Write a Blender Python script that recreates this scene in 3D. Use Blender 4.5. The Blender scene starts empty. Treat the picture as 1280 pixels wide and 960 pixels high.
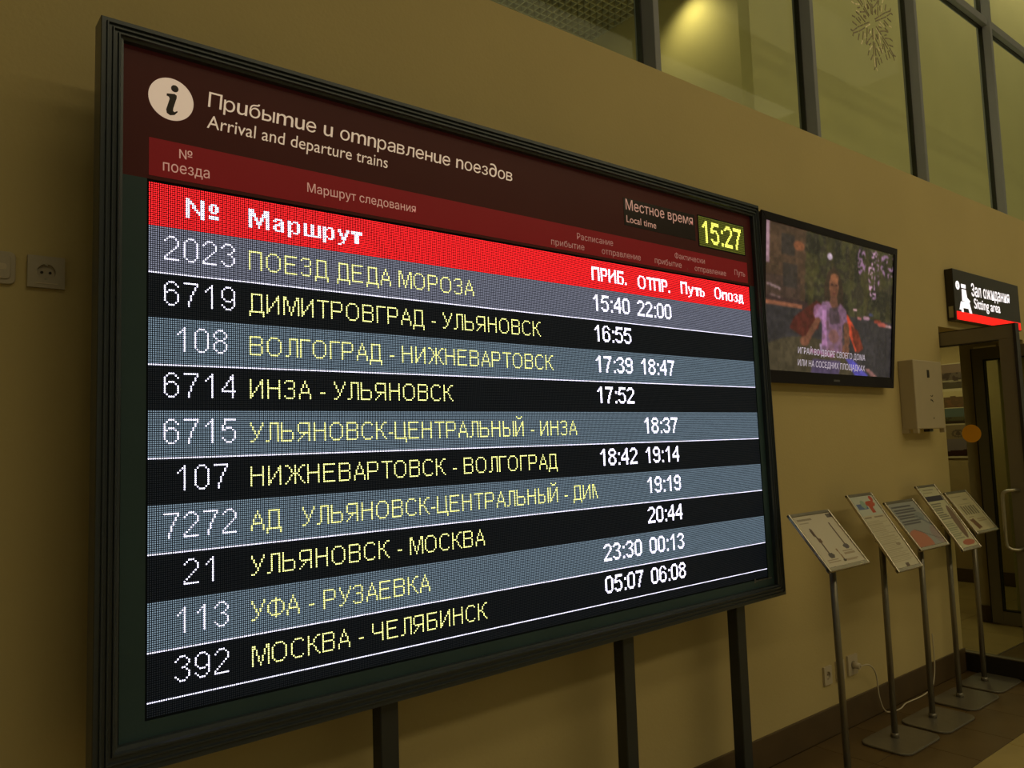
import bpy, bmesh, math, random
import numpy as np
from mathutils import Vector, Matrix

random.seed(7)
C = bpy.context.scene.collection
SC = bpy.context.scene

# ------------------------------------------------------------------ camera, world, lamps, exposure
cam = bpy.data.cameras.new('camera'); camo = bpy.data.objects.new('camera', cam); C.objects.link(camo)
RIGHT = Vector((0.7811603821217775, -0.6234601931449015, -0.03295216179676915))
DOWN = Vector((0.024133009306666026, 0.0828936229854296, -0.9962661517537137))
FWD = Vector((0.6238638114726345, 0.7774484129716077, 0.07979918485025846))
m = Matrix.Identity(4)
for i in range(3):
    m[i][0] = RIGHT[i]; m[i][1] = -DOWN[i]; m[i][2] = -FWD[i]
m[2][3] = 1.6
camo.matrix_world = m
cam.sensor_width = 36.0; cam.lens = 975.78 / 1280 * 36.0
cam.clip_start = 0.05; cam.clip_end = 100
SC.camera = camo

SC.view_settings.view_transform = 'Standard'; SC.view_settings.look = 'None'
SC.view_settings.gamma = 1.0; SC.view_settings.use_curve_mapping = False
SC.view_settings.exposure = 0.0
try: SC.cycles.use_denoising = True
except Exception: pass

w = bpy.data.worlds.new('world'); SC.world = w; w.use_nodes = True
w.node_tree.nodes['Background'].inputs[0].default_value = (1.0, 0.85, 0.55, 1)
w.node_tree.nodes['Background'].inputs[1].default_value = 0.05

WARM = (1.0, 0.82, 0.47)
def area(name, loc, rot, sx, sy, power, col=WARM):
    l = bpy.data.lights.new(name, 'AREA'); l.shape = 'RECTANGLE'; l.size = sx; l.size_y = sy
    l.energy = power; l.color = col
    o = bpy.data.objects.new(name, l); C.objects.link(o); o.location = loc; o.rotation_euler = rot
    return o
# three rows of ceiling luminaires along the hall, plus added fills and a downlight in the rooms behind
area('ceiling_lamp_row', (6.5, -0.35, 6.9), (0, 0, 0), 10.0, 0.9, 29)
area('ceiling_lamp_row', (6.5, -2.3, 6.9), (0, 0, 0), 10.0, 0.9, 68)
area('ceiling_lamp_row', (5.4, -4.8, 6.9), (0, 0, 0), 12.0, 0.9, 145)
area('gallery_fill', (8.5, 2.95, 8.9), (0, 0, 0), 9.0, 0.6, 240, (1.0, 0.88, 0.56))  # added fill that spreads light evenly over the gallery wall
area('gallery_fill', (2.0, 4.4, 4.5), (0, 0, 0), 2.0, 0.6, 14, (1.0, 0.88, 0.45))  # added fill, bounced off the floor to light the grid slats
area('vestibule_fill', (8.2, 3.7, 2.68), (0, 0, 0), 0.5, 0.5, 9, (1.0, 0.85, 0.45))  # added fill that brightens the vestibule walls
sp = bpy.data.lights.new('gallery_downlight', 'SPOT'); sp.energy = 13; sp.color = (1.0, 0.86, 0.42); sp.spot_size = math.radians(120); sp.spot_blend = 0.9; sp.shadow_soft_size = 0.05
spo = bpy.data.objects.new('gallery_downlight', sp); C.objects.link(spo); spo.location = (3.84, 2.98, 4.54); spo.rotation_euler = (0, math.radians(-4), 0)

# ------------------------------------------------------------------ helpers
def s2l(c):
    c = np.asarray(c, float) / 255.0
    return np.where(c <= 0.04045, c / 12.92, ((c + 0.055) / 1.055) ** 2.4)

def mat(name, col, rough=0.6, metal=0.0, spec=0.5, noise=0.0, nscale=8.0, bump=0.0, bscale=60.0, emit=None, estr=0.0, coat=0.0):
    M = bpy.data.materials.new(name); M.use_nodes = True
    nt = M.node_tree; b = nt.nodes['Principled BSDF']
    b.inputs['Base Color'].default_value = (*col, 1); b.inputs['Roughness'].default_value = rough
    b.inputs['Metallic'].default_value = metal; b.inputs['Specular IOR Level'].default_value = spec
    b.inputs['Coat Weight'].default_value = coat; b.inputs['Coat Roughness'].default_value = 0.15
    tc = nt.nodes.new('ShaderNodeTexCoord')
    if noise:
        n = nt.nodes.new('ShaderNodeTexNoise'); n.inputs['Scale'].default_value = nscale; n.inputs['Detail'].default_value = 5
        nt.links.new(tc.outputs['Object'], n.inputs['Vector'])
        r = nt.nodes.new('ShaderNodeValToRGB')
        r.color_ramp.elements[0].position = 0.3; r.color_ramp.elements[1].position = 0.7
        r.color_ramp.elements[0].color = (*[c * (1 - noise) for c in col], 1)
        r.color_ramp.elements[1].color = (*[min(1, c * (1 + noise)) for c in col], 1)
        nt.links.new(n.outputs['Fac'], r.inputs['Fac']); nt.links.new(r.outputs['Color'], b.inputs['Base Color'])
    if bump:
        n = nt.nodes.new('ShaderNodeTexNoise'); n.inputs['Scale'].default_value = bscale; n.inputs['Detail'].default_value = 3
        nt.links.new(tc.outputs['Object'], n.inputs['Vector'])
        bp = nt.nodes.new('ShaderNodeBump'); bp.inputs['Strength'].default_value = bump; bp.inputs['Distance'].default_value = 0.003
        nt.links.new(n.outputs['Fac'], bp.inputs['Height']); nt.links.new(bp.outputs['Normal'], b.inputs['Normal'])
    if emit is not None:
        b.inputs['Emission Color'].default_value = (*emit, 1); b.inputs['Emission Strength'].default_value = estr
    return M

def vcmat(name, emission=False, rough=0.5, strength=1.0, coat=0.0):
    M = bpy.data.materials.new(name); M.use_nodes = True
    nt = M.node_tree; b = nt.nodes['Principled BSDF']
    a = nt.nodes.new('ShaderNodeVertexColor'); a.layer_name = 'col'
    b.inputs['Roughness'].default_value = rough; b.inputs['Coat Weight'].default_value = coat
    if emission:
        b.inputs['Base Color'].default_value = (0.01, 0.01, 0.01, 1)
        nt.links.new(a.outputs['Color'], b.inputs['Emission Color']); b.inputs['Emission Strength'].default_value = strength
        M.cycles.emission_sampling = 'NONE'
    else:
        nt.links.new(a.outputs['Color'], b.inputs['Base Color'])
    return M

def glassmat(name, tint=(0.9, 0.95, 0.9), gloss=0.018):
    M = bpy.data.materials.new(name); M.use_nodes = True
    nt = M.node_tree; nt.nodes.clear()
    out = nt.nodes.new('ShaderNodeOutputMaterial'); mx = nt.nodes.new('ShaderNodeMixShader')
    t = nt.nodes.new('ShaderNodeBsdfTransparent'); t.inputs[0].default_value = (*tint, 1)
    g = nt.nodes.new('ShaderNodeBsdfGlossy'); g.inputs['Roughness'].default_value = 0.03
    fr = nt.nodes.new('ShaderNodeFresnel'); fr.inputs[0].default_value = 1.35
    ml = nt.nodes.new('ShaderNodeMath'); ml.operation = 'MULTIPLY'; ml.inputs[1].default_value = gloss
    nt.links.new(fr.outputs[0], ml.inputs[0])
    nt.links.new(ml.outputs[0], mx.inputs[0]); nt.links.new(t.outputs[0], mx.inputs[1]); nt.links.new(g.outputs[0], mx.inputs[2])
    nt.links.new(mx.outputs[0], out.inputs[0])
    return M

def wloc(o):
    v = Vector((0, 0, 0))
    while o: v += o.location; o = o.parent
    return v

def tag(o, label=None, cat=None, group=None, kind=None):
    if label: o['label'] = label
    if cat: o['category'] = cat
    if group: o['group'] = group
    if kind: o['kind'] = kind
    return o

def thing(name, label, cat, loc, group=None, kind=None):
    o = bpy.data.objects.new(name, None); C.objects.link(o); o.location = loc; o.empty_display_size = 0.1
    return tag(o, label, cat, group, kind)

class MB:
    def __init__(s): s.v = []; s.f = []; s.sm = []
    def poly(s, pts, smooth=False):
        n = len(s.v); s.v += [tuple(p) for p in pts]; s.f.append(tuple(range(n, n + len(pts)))); s.sm.append(smooth); return s
    def hexa(s, p):   # 8 pts: bottom 4 ccw, top 4 ccw
        n = len(s.v); s.v += [tuple(q) for q in p]
        for f in ((3, 2, 1, 0), (4, 5, 6, 7), (0, 1, 5, 4), (1, 2, 6, 5), (2, 3, 7, 6), (3, 0, 4, 7)):
            s.f.append(tuple(n + i for i in f)); s.sm.append(False)
        return s
    def box(s, x0, x1, y0, y1, z0, z1):
        return s.hexa([(x0, y0, z0), (x1, y0, z0), (x1, y1, z0), (x0, y1, z0), (x0, y0, z1), (x1, y0, z1), (x1, y1, z1), (x0, y1, z1)])
    def tube(s, pts, r, n=12, cap=True):
        pts = [Vector(p) for p in pts]; rings = []
        rr = r if isinstance(r, (list, tuple)) else [r] * len(pts)
        up = None
        for i, p in enumerate(pts):
            if i == 0: d = pts[1] - p
            elif i == len(pts) - 1: d = p - pts[-2]
            else: d = (pts[i + 1] - p).normalized() + (p - pts[i - 1]).normalized()
            d.normalize()
            if up is None:
                up = Vector((0, 0, 1)) if abs(d.z) < 0.9 else Vector((1, 0, 0))
            a = d.cross(up).normalized(); b = a.cross(d).normalized(); up = b
            base = len(s.v)
            for k in range(n):
                t = 2 * math.pi * k / n
                s.v.append(tuple(p + a * math.cos(t) * rr[i] + b * math.sin(t) * rr[i]))
            rings.append(base)
        for i in range(len(rings) - 1):
            for k in range(n):
                k2 = (k + 1) % n
                s.f.append((rings[i] + k, rings[i] + k2, rings[i + 1] + k2, rings[i + 1] + k)); s.sm.append(True)
        if cap:
            s.f.append(tuple(rings[0] + k for k in range(n))[::-1]); s.sm.append(False)
            s.f.append(tuple(rings[-1] + k for k in range(n))); s.sm.append(False)
        return s
    def prism(s, pts2, fn0, fn1):
        """closed outline pts2 mapped to two caps"""
        n = len(pts2); b = len(s.v)
        s.v += [tuple(fn0(*p)) for p in pts2] + [tuple(fn1(*p)) for p in pts2]
        s.f.append(tuple(range(b, b + n))[::-1]); s.sm.append(False)
        s.f.append(tuple(range(b + n, b + 2 * n))); s.sm.append(False)
        for i in range(n):
            j = (i + 1) % n
            s.f.append((b + i, b + j, b + n + j, b + n + i)); s.sm.append(False)
        return s
    def build(s, name, material, parent=None, bevel=0.0, segs=2, **tg):
        me = bpy.data.meshes.new(name)
        off = wloc(parent) if parent else Vector((0, 0, 0))
        me.from_pydata([(v[0] - off.x, v[1] - off.y, v[2] - off.z) for v in s.v], [], s.f)
        me.polygons.foreach_set('use_smooth', s.sm)
        bm = bmesh.new(); bm.from_mesh(me); bmesh.ops.recalc_face_normals(bm, faces=bm.faces); bm.to_mesh(me); bm.free()
        me.materials.append(material)
        o = bpy.data.objects.new(name, me); C.objects.link(o)
        if parent: o.parent = parent
        if bevel:
            b = o.modifiers.new('bevel', 'BEVEL'); b.width = bevel; b.segments = segs; b.limit_method = 'ANGLE'
        if tg: tag(o, **tg)
        return o

def rrect(x0, x1, y0, y1, r, n=5):
    out = []
    for cx, cy, a0 in ((x1 - r, y1 - r, 0), (x0 + r, y1 - r, 90), (x0 + r, y0 + r, 180), (x1 - r, y0 + r, 270)):
        for k in range(n + 1):
            a = math.radians(a0 + 90 * k / n); out.append((cx + r * math.cos(a), cy + r * math.sin(a)))
    return out

def raster(name, W, H, fn, colors, material, parent=None, cell=1.0, **tg):
    """a flat picture of W x H coloured cells; fn(u, v) -> world point (numpy), u, v in cells"""
    gy, gx = np.mgrid[0:H, 0:W]
    gx = gx.ravel().astype(float); gy = gy.ravel().astype(float)
    a = (1 - cell) / 2; b = 1 - a
    us = np.stack([gx + a, gx + b, gx + b, gx + a], 1).ravel(); vs = np.stack([gy + b, gy + b, gy + a, gy + a], 1).ravel()
    P = fn(us, vs); off = wloc(parent) if parent else Vector((0, 0, 0))
    P = P - np.array(off)[None, :]
    n = W * H
    me = bpy.data.meshes.new(name)
    me.vertices.add(4 * n); me.vertices.foreach_set('co', P.astype(np.float32).ravel())
    me.loops.add(4 * n); me.loops.foreach_set('vertex_index', np.arange(4 * n, dtype=np.int32))
    me.polygons.add(n); me.polygons.foreach_set('loop_start', np.arange(0, 4 * n, 4, dtype=np.int32))
    me.polygons.foreach_set('loop_total', np.full(n, 4, dtype=np.int32))
    me.update(calc_edges=True)
    ca = me.color_attributes.new('col', 'FLOAT_COLOR', 'CORNER')
    col = np.ones((n, 4, 4), dtype=np.float32); col[:, :, :3] = colors.reshape(n, 1, 3)
    ca.data.foreach_set('color', col.ravel())
    me.materials.append(material)
    o = bpy.data.objects.new(name, me); C.objects.link(o)
    if parent: o.parent = parent
    if tg: tag(o, **tg)
    return o

_caph = [None]
def _area(p): return 0.5 * sum(p[i][0] * p[(i + 1) % len(p)][1] - p[(i + 1) % len(p)][0] * p[i][1] for i in range(len(p)))
def _inside(q, p):
    r = False; n = len(p)
    for i in range(n):
        x0, y0 = p[i]; x1, y1 = p[(i + 1) % n]
        if (y0 > q[1]) != (y1 > q[1]) and q[0] < (x1 - x0) * (q[1] - y0) / (y1 - y0) + x0: r = not r
    return r
def textmesh(body, shear=0.0, offset=0.0, res=4):
    """outline lettering filled contour by contour (overlapping strokes stay solid)"""
    from mathutils.geometry import tessellate_polygon
    c = bpy.data.curves.new('lettering', 'FONT'); c.body = body
    o = bpy.data.objects.new('lettering', c); C.objects.link(o)
    cu = o.to_curve(bpy.context.evaluated_depsgraph_get(), apply_modifiers=False)
    loops = []
    for sp_ in cu.splines:
        bp = sp_.bezier_points; n = len(bp); pts = []
        for i in range(n):
            p0, h0, h1, p1 = bp[i].co, bp[i].handle_right, bp[(i + 1) % n].handle_left, bp[(i + 1) % n].co
            d = (p1 - p0).length
            straight = d < 1e-6 or ((h0 - p0).cross(p1 - p0).length / max(d, 1e-6) < 1e-3 and (h1 - p0).cross(p1 - p0).length / max(d, 1e-6) < 1e-3)
            k = 1 if straight else res
            for j in range(k):
                t = j / k; q = p0 * (1 - t) ** 3 + h0 * 3 * t * (1 - t) ** 2 + h1 * 3 * t * t * (1 - t) + p1 * t ** 3
                if not pts or (abs(q.x - pts[-1][0]) + abs(q.y - pts[-1][1])) > 1e-4: pts.append((q.x, q.y))
        if len(pts) > 2:
            # open bowls that overlap their own stem: pull the closing edge back onto the stem
            (xa, ya), (xb, yb) = pts[0], pts[-1]
            if abs(xa - xb) < 1e-5 and abs(ya - yb) > 0.02:
                for i in range(len(pts) - 1):
                    (xc, yc), (xd, yd) = pts[i], pts[i + 1]
                    if abs(xc - xd) < 1e-5 and 1e-4 < abs(xc - xa) < 0.04 and min(yc, yd) < min(ya, yb) and max(yc, yd) > max(ya, yb):
                        nx_ = xc + (0.0004 if xc > xa else -0.0004); pts[0] = (nx_, ya); pts[-1] = (nx_, yb); break
            loops.append(pts)
    o.to_curve_clear(); bpy.data.objects.remove(o); bpy.data.curves.remove(c)
    ars = [_area(p) for p in loops]
    hole = [sum(1 for q, aq in zip(loops, ars) if q is not p and aq * ap < 0 and abs(aq) > abs(ap) and _inside(p[0], q)) % 2 == 1 for p, ap in zip(loops, ars)]
    if offset:
        new = []
        for p, ap, hl in zip(loops, ars, hole):
            q = []; n = len(p); sgn = (1 if ap > 0 else -1) * (-1 if hl else 1)
            for i in range(n):
                ax, ay = p[i][0] - p[i - 1][0], p[i][1] - p[i - 1][1]; bx_, by_ = p[(i + 1) % n][0] - p[i][0], p[(i + 1) % n][1] - p[i][1]
                la, lb = math.hypot(ax, ay) or 1, math.hypot(bx_, by_) or 1
                nx, ny = ay / la + by_ / lb, -ax / la - bx_ / lb; l2 = math.hypot(nx, ny) or 1
                q.append((p[i][0] + sgn * nx / l2 * offset, p[i][1] + sgn * ny / l2 * offset))
            new.append(q)
        loops = new
    vs = []; fs = []
    for p, a_, hl in zip(loops, ars, hole):
        if hl: continue
        grp = [p] + [h for h, ah, hh in zip(loops, ars, hole) if hh and ah * a_ < 0 and abs(ah) < abs(a_) and _inside(h[0], p)]
        flat = [q for g_ in grp for q in g_]; base = len(vs)
        for t in tessellate_polygon([[Vector((q[0], q[1], 0)) for q in g_] for g_ in grp]): fs.append(tuple(base + i for i in t))
        vs += flat
    vs = np.array(vs); vs[:, 0] += shear * vs[:, 1]
    return vs, fs
def text(body, u0, v0, u1, v1, caph, fn, material, parent, offset=0.0, shear=0.0, name='lettering', **tg):
    """flat lettering whose baseline runs (u0,v0)-(u1,v1); v grows downwards; fn(u, v) -> world"""
    if _caph[0] is None:
        h, _ = textmesh('H'); _caph[0] = h[:, 1].max()
    vs, fs = textmesh(body, shear, offset)
    x0, x1 = vs[:, 0].min(), vs[:, 0].max()
    t = (vs[:, 0] - x0) / (x1 - x0)
    u = u0 + t * (u1 - u0); v = v0 + t * (v1 - v0) - vs[:, 1] * (caph / _caph[0])
    P = fn(u, v); mb = MB(); mb.v = [tuple(p) for p in P]; mb.f = fs; mb.sm = [False] * len(fs)
    return mb.build(name, material, parent, **tg)

def mixed_text(body, u0, v0, u1, v1, caph, fn, material, parent, shear=0.0, gap=0.085, name='lettering', **tg):
    """like text(), but Latin look-alikes (u, m, n for the italic forms) are scaled to the Cyrillic x-height"""
    if _caph[0] is None:
        h, _ = textmesh('H'); _caph[0] = h[:, 1].max()
    xh = textmesh('н')[0][:, 1].max(); xl = textmesh('x')[0][:, 1].max(); V = []; F = []; x = 0.0; capc = textmesh('П')[0][:, 1].max()
    for ch in body:
        if ch == ' ': x += 0.30; continue
        vs, fs = textmesh(ch); vs = vs.copy()
        if ch in 'umn': vs *= xh / xl
        if ch == '∂': vs *= 0.80 / vs[:, 1].max()
        vs[:, 0] += x - vs[:, 0].min(); x = vs[:, 0].max() + gap
        F += [tuple(len(V) + i for i in f) for f in fs]; V += [tuple(q) for q in vs]
    V = np.array(V); V[:, 0] += shear * V[:, 1]; t = (V[:, 0] - V[:, 0].min()) / (V[:, 0].max() - V[:, 0].min())
    P = fn(u0 + t * (u1 - u0), v0 + t * (v1 - v0) - V[:, 1] * (caph / capc)); mb = MB(); mb.v = [tuple(p) for p in P]; mb.f = F; mb.sm = [False] * len(F)
    return mb.build(name, material, parent, **tg)

def vnoise(u, v, seed, sx, sy):
    r = np.random.RandomState(seed); g = r.rand(int(sy) + 3, int(sx) + 3)
    x = u * sx; y = v * sy; xi = x.astype(int); yi = y.astype(int); fx = x - xi; fy = y - yi
    fx = fx * fx * (3 - 2 * fx); fy = fy * fy * (3 - 2 * fy)
    return (g[yi, xi] * (1 - fx) + g[yi, xi + 1] * fx) * (1 - fy) + (g[yi + 1, xi] * (1 - fx) + g[yi + 1, xi + 1] * fx) * fy
def put(img, mask, col, a=1.0):
    m_ = (np.clip(mask.astype(float), 0, 1) * a)[..., None]; img[:] = img * (1 - m_) + np.asarray(col, float) * m_
def ell(u, v, cx, cy, rx, ry, ang=0.0, soft=0.0):
    c, s = math.cos(ang), math.sin(ang); dx, dy = u - cx, v - cy
    d = ((dx * c + dy * s) / rx) ** 2 + ((-dx * s + dy * c) / ry) ** 2
    return (d < 1) if soft == 0 else np.clip((1 + soft - d) / soft, 0, 1)
def inpoly(u, v, pts):
    r = np.zeros(u.shape, bool); n = len(pts)
    for i in range(n):
        x0, y0 = pts[i]; x1, y1 = pts[(i + 1) % n]
        if y0 == y1: continue
        c = ((y0 > v) != (y1 > v)) & (u < (x1 - x0) * (v - y0) / (y1 - y0) + x0); r ^= c
    return r
def seg(u, v, x0, y0, x1, y1, w):
    L = (x1 - x0) ** 2 + (y1 - y0) ** 2; t = np.clip(((u - x0) * (x1 - x0) + (v - y0) * (y1 - y0)) / L, 0, 1)
    return (u - x0 - t * (x1 - x0)) ** 2 + (v - y0 - t * (y1 - y0)) ** 2 < w * w
def quadfn(TL, TR, BR, BL, W, H):
    TL, TR, BR, BL = (np.array(p, float) for p in (TL, TR, BR, BL))
    def f(u, v):
        s = (np.asarray(u, float) / W)[..., None]; t = (np.asarray(v, float) / H)[..., None]
        return (TL * (1 - s) + TR * s) * (1 - t) + (BL * (1 - s) + BR * s) * t
    return f

# LED glyphs
# thin 10-row capitals (13 px face), advance = width + gap
def G(s): return [r for r in s.split()]
THIN = {
'П':(9,G("####### #.....# #.....# #.....# #.....# #.....# #.....# #.....# #.....# #.....#")),
'О':(10,G("..####.. .#....#. #......# #......# #......# #......# #......# #......# .#....#. ..####..")),
'Е':(9,G("####### #...... #...... #...... ######. #...... #...... #...... #...... #######")),
'З':(8,G(".####. #....# .....# .....# ..###. .....# .....# .....# #....# .####.")),
'Д':(9,G(".###### .#....# .#....# .#....# .#....# .#....# .#....# .#....# .#....# ######## #......# #......#")),
'А':(8,G("...#... ...#... ..#.#.. ..#.#.. .#...#. .#...#. .#####. #.....# #.....# #.....#")),
'М':(10,G("##.....## ##.....## #.#...#.# #.#...#.# #.#...#.# #..#.#..# #..#.#..# #..#.#..# #...#...# #...#...#")),
'Р':(9,G("######. #.....# #.....# #.....# #.....# ######. #...... #...... #...... #......")),
'И':(9,G("#.....# #....## #....## #...#.# #..#..# #..#..# #.#...# ##....# ##....# #.....#")),
'Н':(9,G("#.....# #.....# #.....# #.....# ####### #.....# #.....# #.....# #.....# #.....#")),
'-':(4,G("... ... ... ... ... ... ### ... ... ...")),
'У':(8,G("#.....# #.....# .#...#. .#...#. ..#.#.. ..#.#.. ...#... ...#... ..#.... ##.....")),
'Л':(8,G("..##### ..#...# ..#...# ..#...# ..#...# ..#...# ..#...# ..#...# ..#...# ##....#")),
'Ь':(9,G("#...... #...... #...... #...... ######. #.....# #.....# #.....# #.....# ######.")),
'Я':(9,G(".###### #.....# #.....# #.....# #.....# .###### ...#..# ..#...# .#....# #.....#")),
'В':(9,G("######. #.....# #.....# #.....# ######. #.....# #.....# #.....# #.....# ######.")),
'С':(9,G("..####. .#....# #...... #...... #...... #...... #...... #...... .#....# ..####.")),
'К':(8,G("#....## #...#.. #..#... #..#... ###.... #..#... #...#.. #...#.. #....#. #.....#")),
'Г':(7,G("######. #...... #...... #...... #...... #...... #...... #...... #...... #......")),
'Т':(8,G("####### ...#... ...#... ...#... ...#... ...#... ...#... ...#... ...#... ...#...")),
'Ж':(12,G("##...#...## ..#..#..#.. ...#.#.#... ...#.#.#... ....###.... ...#.#.#... ..#..#..#.. ..#..#..#.. .#...#...#. #....#....#")),
'Ц':(9,G("#.....#. #.....#. #.....#. #.....#. #.....#. #.....#. #.....#. #.....#. #.....#. ######## .......# .......#")),
'Й':(9,G("#.....# #....## #....## #...#.# #..#..# #..#..# #.#...# ##....# ##....# #.....#")),
'Ы':(10,G("#.......# #.......# #.......# #.......# #####...# #....#..# #....#..# #....#..# #....#..# #####...#")),
'Ч':(9,G("#.....# #.....# #.....# #.....# #.....# .###### ......# ......# ......# ......#")),
'Б':(9,G("####### #...... #...... #...... ######. #.....# #.....# #.....# #.....# ######.")),
'Ф':(10,G("....#.... ..#####.. .#..#..#. #...#...# #...#...# #...#...# #...#...# .#..#..#. ..#####.. ....#....")),
' ':(4,G(". . . . . . . . . .")),
'_':(2,G("."))}
# thin 12-row figures, advance 9
FIG = {
'0':G("..###.. .#...#. #.....# #.....# #.....# #.....# #.....# #.....# #.....# #.....# .#...#. ..###.."),
'1':G("....#.. ...##.. ..#.#.. .#..#.. ....#.. ....#.. ....#.. ....#.. ....#.. ....#.. ....#.. ....#.."),
'2':G("..###.. .#...#. #.....# ......# ......# .....#. ....#.. ...#... ..#.... .#..... #...... #######"),
'3':G("..###.. .#...#. #.....# ......# .....#. ...##.. .....#. ......# ......# #.....# .#...#. ..###.."),
'4':G(".....#. ....##. ....##. ...#.#. ..#..#. ..#..#. .#...#. #....#. ####### .....#. .....#. .....#."),
'5':G(".###### .#..... .#..... #...... #.###.. ##...#. ......# ......# ......# #.....# .#...#. ..###.."),
'6':G("..###.. .#...#. #.....# #...... #.###.. ##...#. #.....# #.....# #.....# #.....# .#...#. ..###.."),
'7':G("####### ......# .....#. .....#. ....#.. ....#.. ...#... ...#... ...#... ..#.... ..#.... ..#...."),
'8':G("..###.. .#...#. #.....# #.....# .#...#. ..###.. .#...#. #.....# #.....# #.....# .#...#. ..###.."),
'9':G("..###.. .#...#. #.....# #.....# #.....# #.....# .#...## ..###.# ......# #.....# .#...#. ..###..")}
# bold 12-row figures, advance 9
BFIG = {
'0':G("..####.. .######. ##....## ##....## ##....## ##....## ##....## ##....## ##....## ##....## .######. ..####.."),
'1':G("....##.. ...###.. ..####.. .##.##.. ....##.. ....##.. ....##.. ....##.. ....##.. ....##.. ....##.. ....##.."),
'2':G("..####.. .######. ##....## ......## ......## .....##. ....##.. ...##... ..##.... .##..... ######## ########"),
'3':G("..####.. .######. ##....## ......## .....##. ...###.. .....##. ......## ......## ##....## .######. ..####.."),
'4':G(".....##. ....###. ....###. ...####. ..##.##. .##..##. ##...##. ######## ######## .....##. .....##. .....##."),
'5':G(".####### .####### .##..... ##...... ######.. ###..##. ......## ......## ......## ##....## .######. ..####.."),
'6':G("..####.. .##..##. ##....## ##...... ##.###.. ###..##. ##....## ##....## ##....## ##....## .######. ..####.."),
'7':G("######## ######## .....##. .....##. ....##.. ....##.. ...##... ...##... ...##... ..##.... ..##.... ..##...."),
'8':G("..####.. .######. ##....## ##....## .######. ..####.. .##..##. ##....## ##....## ##....## .######. ..####.."),
'9':G("..####.. .######. ##....## ##....## ##....## .######. ..###.## ......## ......## ##....## .######. ..####.."),
':':G(".... .... .... .##. .##. .... .... .... .... .... .##. .##."),
' ':G("..... . . . . . . . . . . .")}
# bold header letters on 10 rows (two rows above, three below allowed)
BOLD = {
'N':(11,0,G("##.....## ###....## ####...## ##.##..## ##.##..## ##..##.## ##...#### ##....### ##.....## ##.....##")),
'o':(6,0,G("..... .###. ##.## ##.## ##.## .###. ..... ##### #####")),
'М':(13,0,G("###.....### ###.....### ####...#### ####...#### ##.##.##.## ##.##.##.## ##..###..## ##..###..## ##...#...## ##...#...##")),
'а':(8,3,G(".####. ##..## ...### .##### ##..## ##..## .#####")),
'р':(9,3,G("##.###. ###..## ##...## ##...## ##...## ###..## ##.###. ##..... ##.....")),
'ш':(11,3,G("##..##..## ##..##..## ##..##..## ##..##..## ##..##..## ##..##..## ##########")),
'у':(8,3,G("##...## ##...## .##.##. .##.##. ..###.. ..###.. ...#... ..##... ##.....")),
'т':(7,3,G("####### ####### ..###.. ..###.. ..###.. ..###.. ..###..")),
'П':(9,0,G("######## ######## ##....## ##....## ##....## ##....## ##....## ##....## ##....## ##....##")),
'Р':(8,0,G("######. ####### ##...## ##...## ##...## ######. ##..... ##..... ##..... ##.....")),
'И':(9,0,G("##....## ##....## ##...### ##..#### ##.##.## ####..## ###...## ##....## ##....## ##....##")),
'Б':(8,0,G("####### ####### ##..... ##..... ######. ##...## ##...## ##...## ##...## ######.")),
'.':(4,8,G("## ##")),
'О':(10,0,G("..#####.. .##...##. ##.....## ##.....## ##.....## ##.....## ##.....## ##.....## .##...##. ..#####..")),
'Т':(8,0,G("######## ######## ...##... ...##... ...##... ...##... ...##... ...##... ...##... ...##...")),
'ь':(7,3,G("##.... ##.... #####. ##..## ##..## ##..## #####.")),
'п':(8,3,G("####### ####### ##...## ##...## ##...## ##...## ##...##")),
'о':(8,3,G(".#####. ##...## ##...## ##...## ##...## ##...## .#####.")),
'з':(7,3,G(".####. #...## ...##. ..###. ....## #...## .####.")),
'д':(8,3,G(".#####. .##.##. .##.##. .##.##. .##.##. ##..##. ####### ##...##")),
' ':(4,0,G("."))}
# ------------------------------------------------------------------ materials
M_wall = mat('wall_paint', (0.58, 0.47, 0.215), 0.75, noise=0.04, nscale=1.3, bump=0.25, bscale=90)
M_other = mat('far_wall_paint', (0.50, 0.54, 0.60), 0.8, noise=0.04, nscale=2)
M_wall2 = mat('gallery_paint', (0.60, 0.50, 0.24), 0.8, noise=0.04, nscale=2)
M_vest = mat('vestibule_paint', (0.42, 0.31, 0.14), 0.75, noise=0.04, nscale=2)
M_jamb = mat('jamb_paint', (0.55, 0.46, 0.28), 0.6, noise=0.03)
M_base = mat('skirting_tile', (0.10, 0.065, 0.03), 0.35, noise=0.15, nscale=6)
M_slab = mat('floor_joint', (0.06, 0.04, 0.02), 0.8, noise=0.1)
M_tdark = mat('dark_floor_tile', (0.105, 0.065, 0.022), 0.38, noise=0.12, nscale=5, bump=0.06)
M_tlight = mat('light_floor_tile', (0.34, 0.25, 0.09), 0.35, noise=0.1, nscale=5, bump=0.05)
M_alu = mat('grey_window_profile', (0.22, 0.235, 0.26), 0.5, metal=0.0, noise=0.03)
M_gask = mat('black_gasket', (0.008, 0.008, 0.006), 0.6, noise=0.05)
M_glass = glassmat('pane_glass')
M_dglass = glassmat('door_glass', (0.82, 0.85, 0.78))
M_dalu = mat('door_profile', (0.20, 0.17, 0.11), 0.45, metal=0.3, noise=0.04)
M_dark = mat('dark_profile', (0.02, 0.016, 0.012), 0.4, noise=0.05)
M_steel = mat('brushed_steel', (0.40, 0.37, 0.28), 0.3, metal=0.85, noise=0.05, nscale=30)
M_frame = mat('flare_tinted_frame', (0.045, 0.058, 0.072), 0.30, metal=0.2, spec=0.5, noise=0.06, nscale=20)  # dark bronze frame with bluish camera flare mixed into its colour
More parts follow.
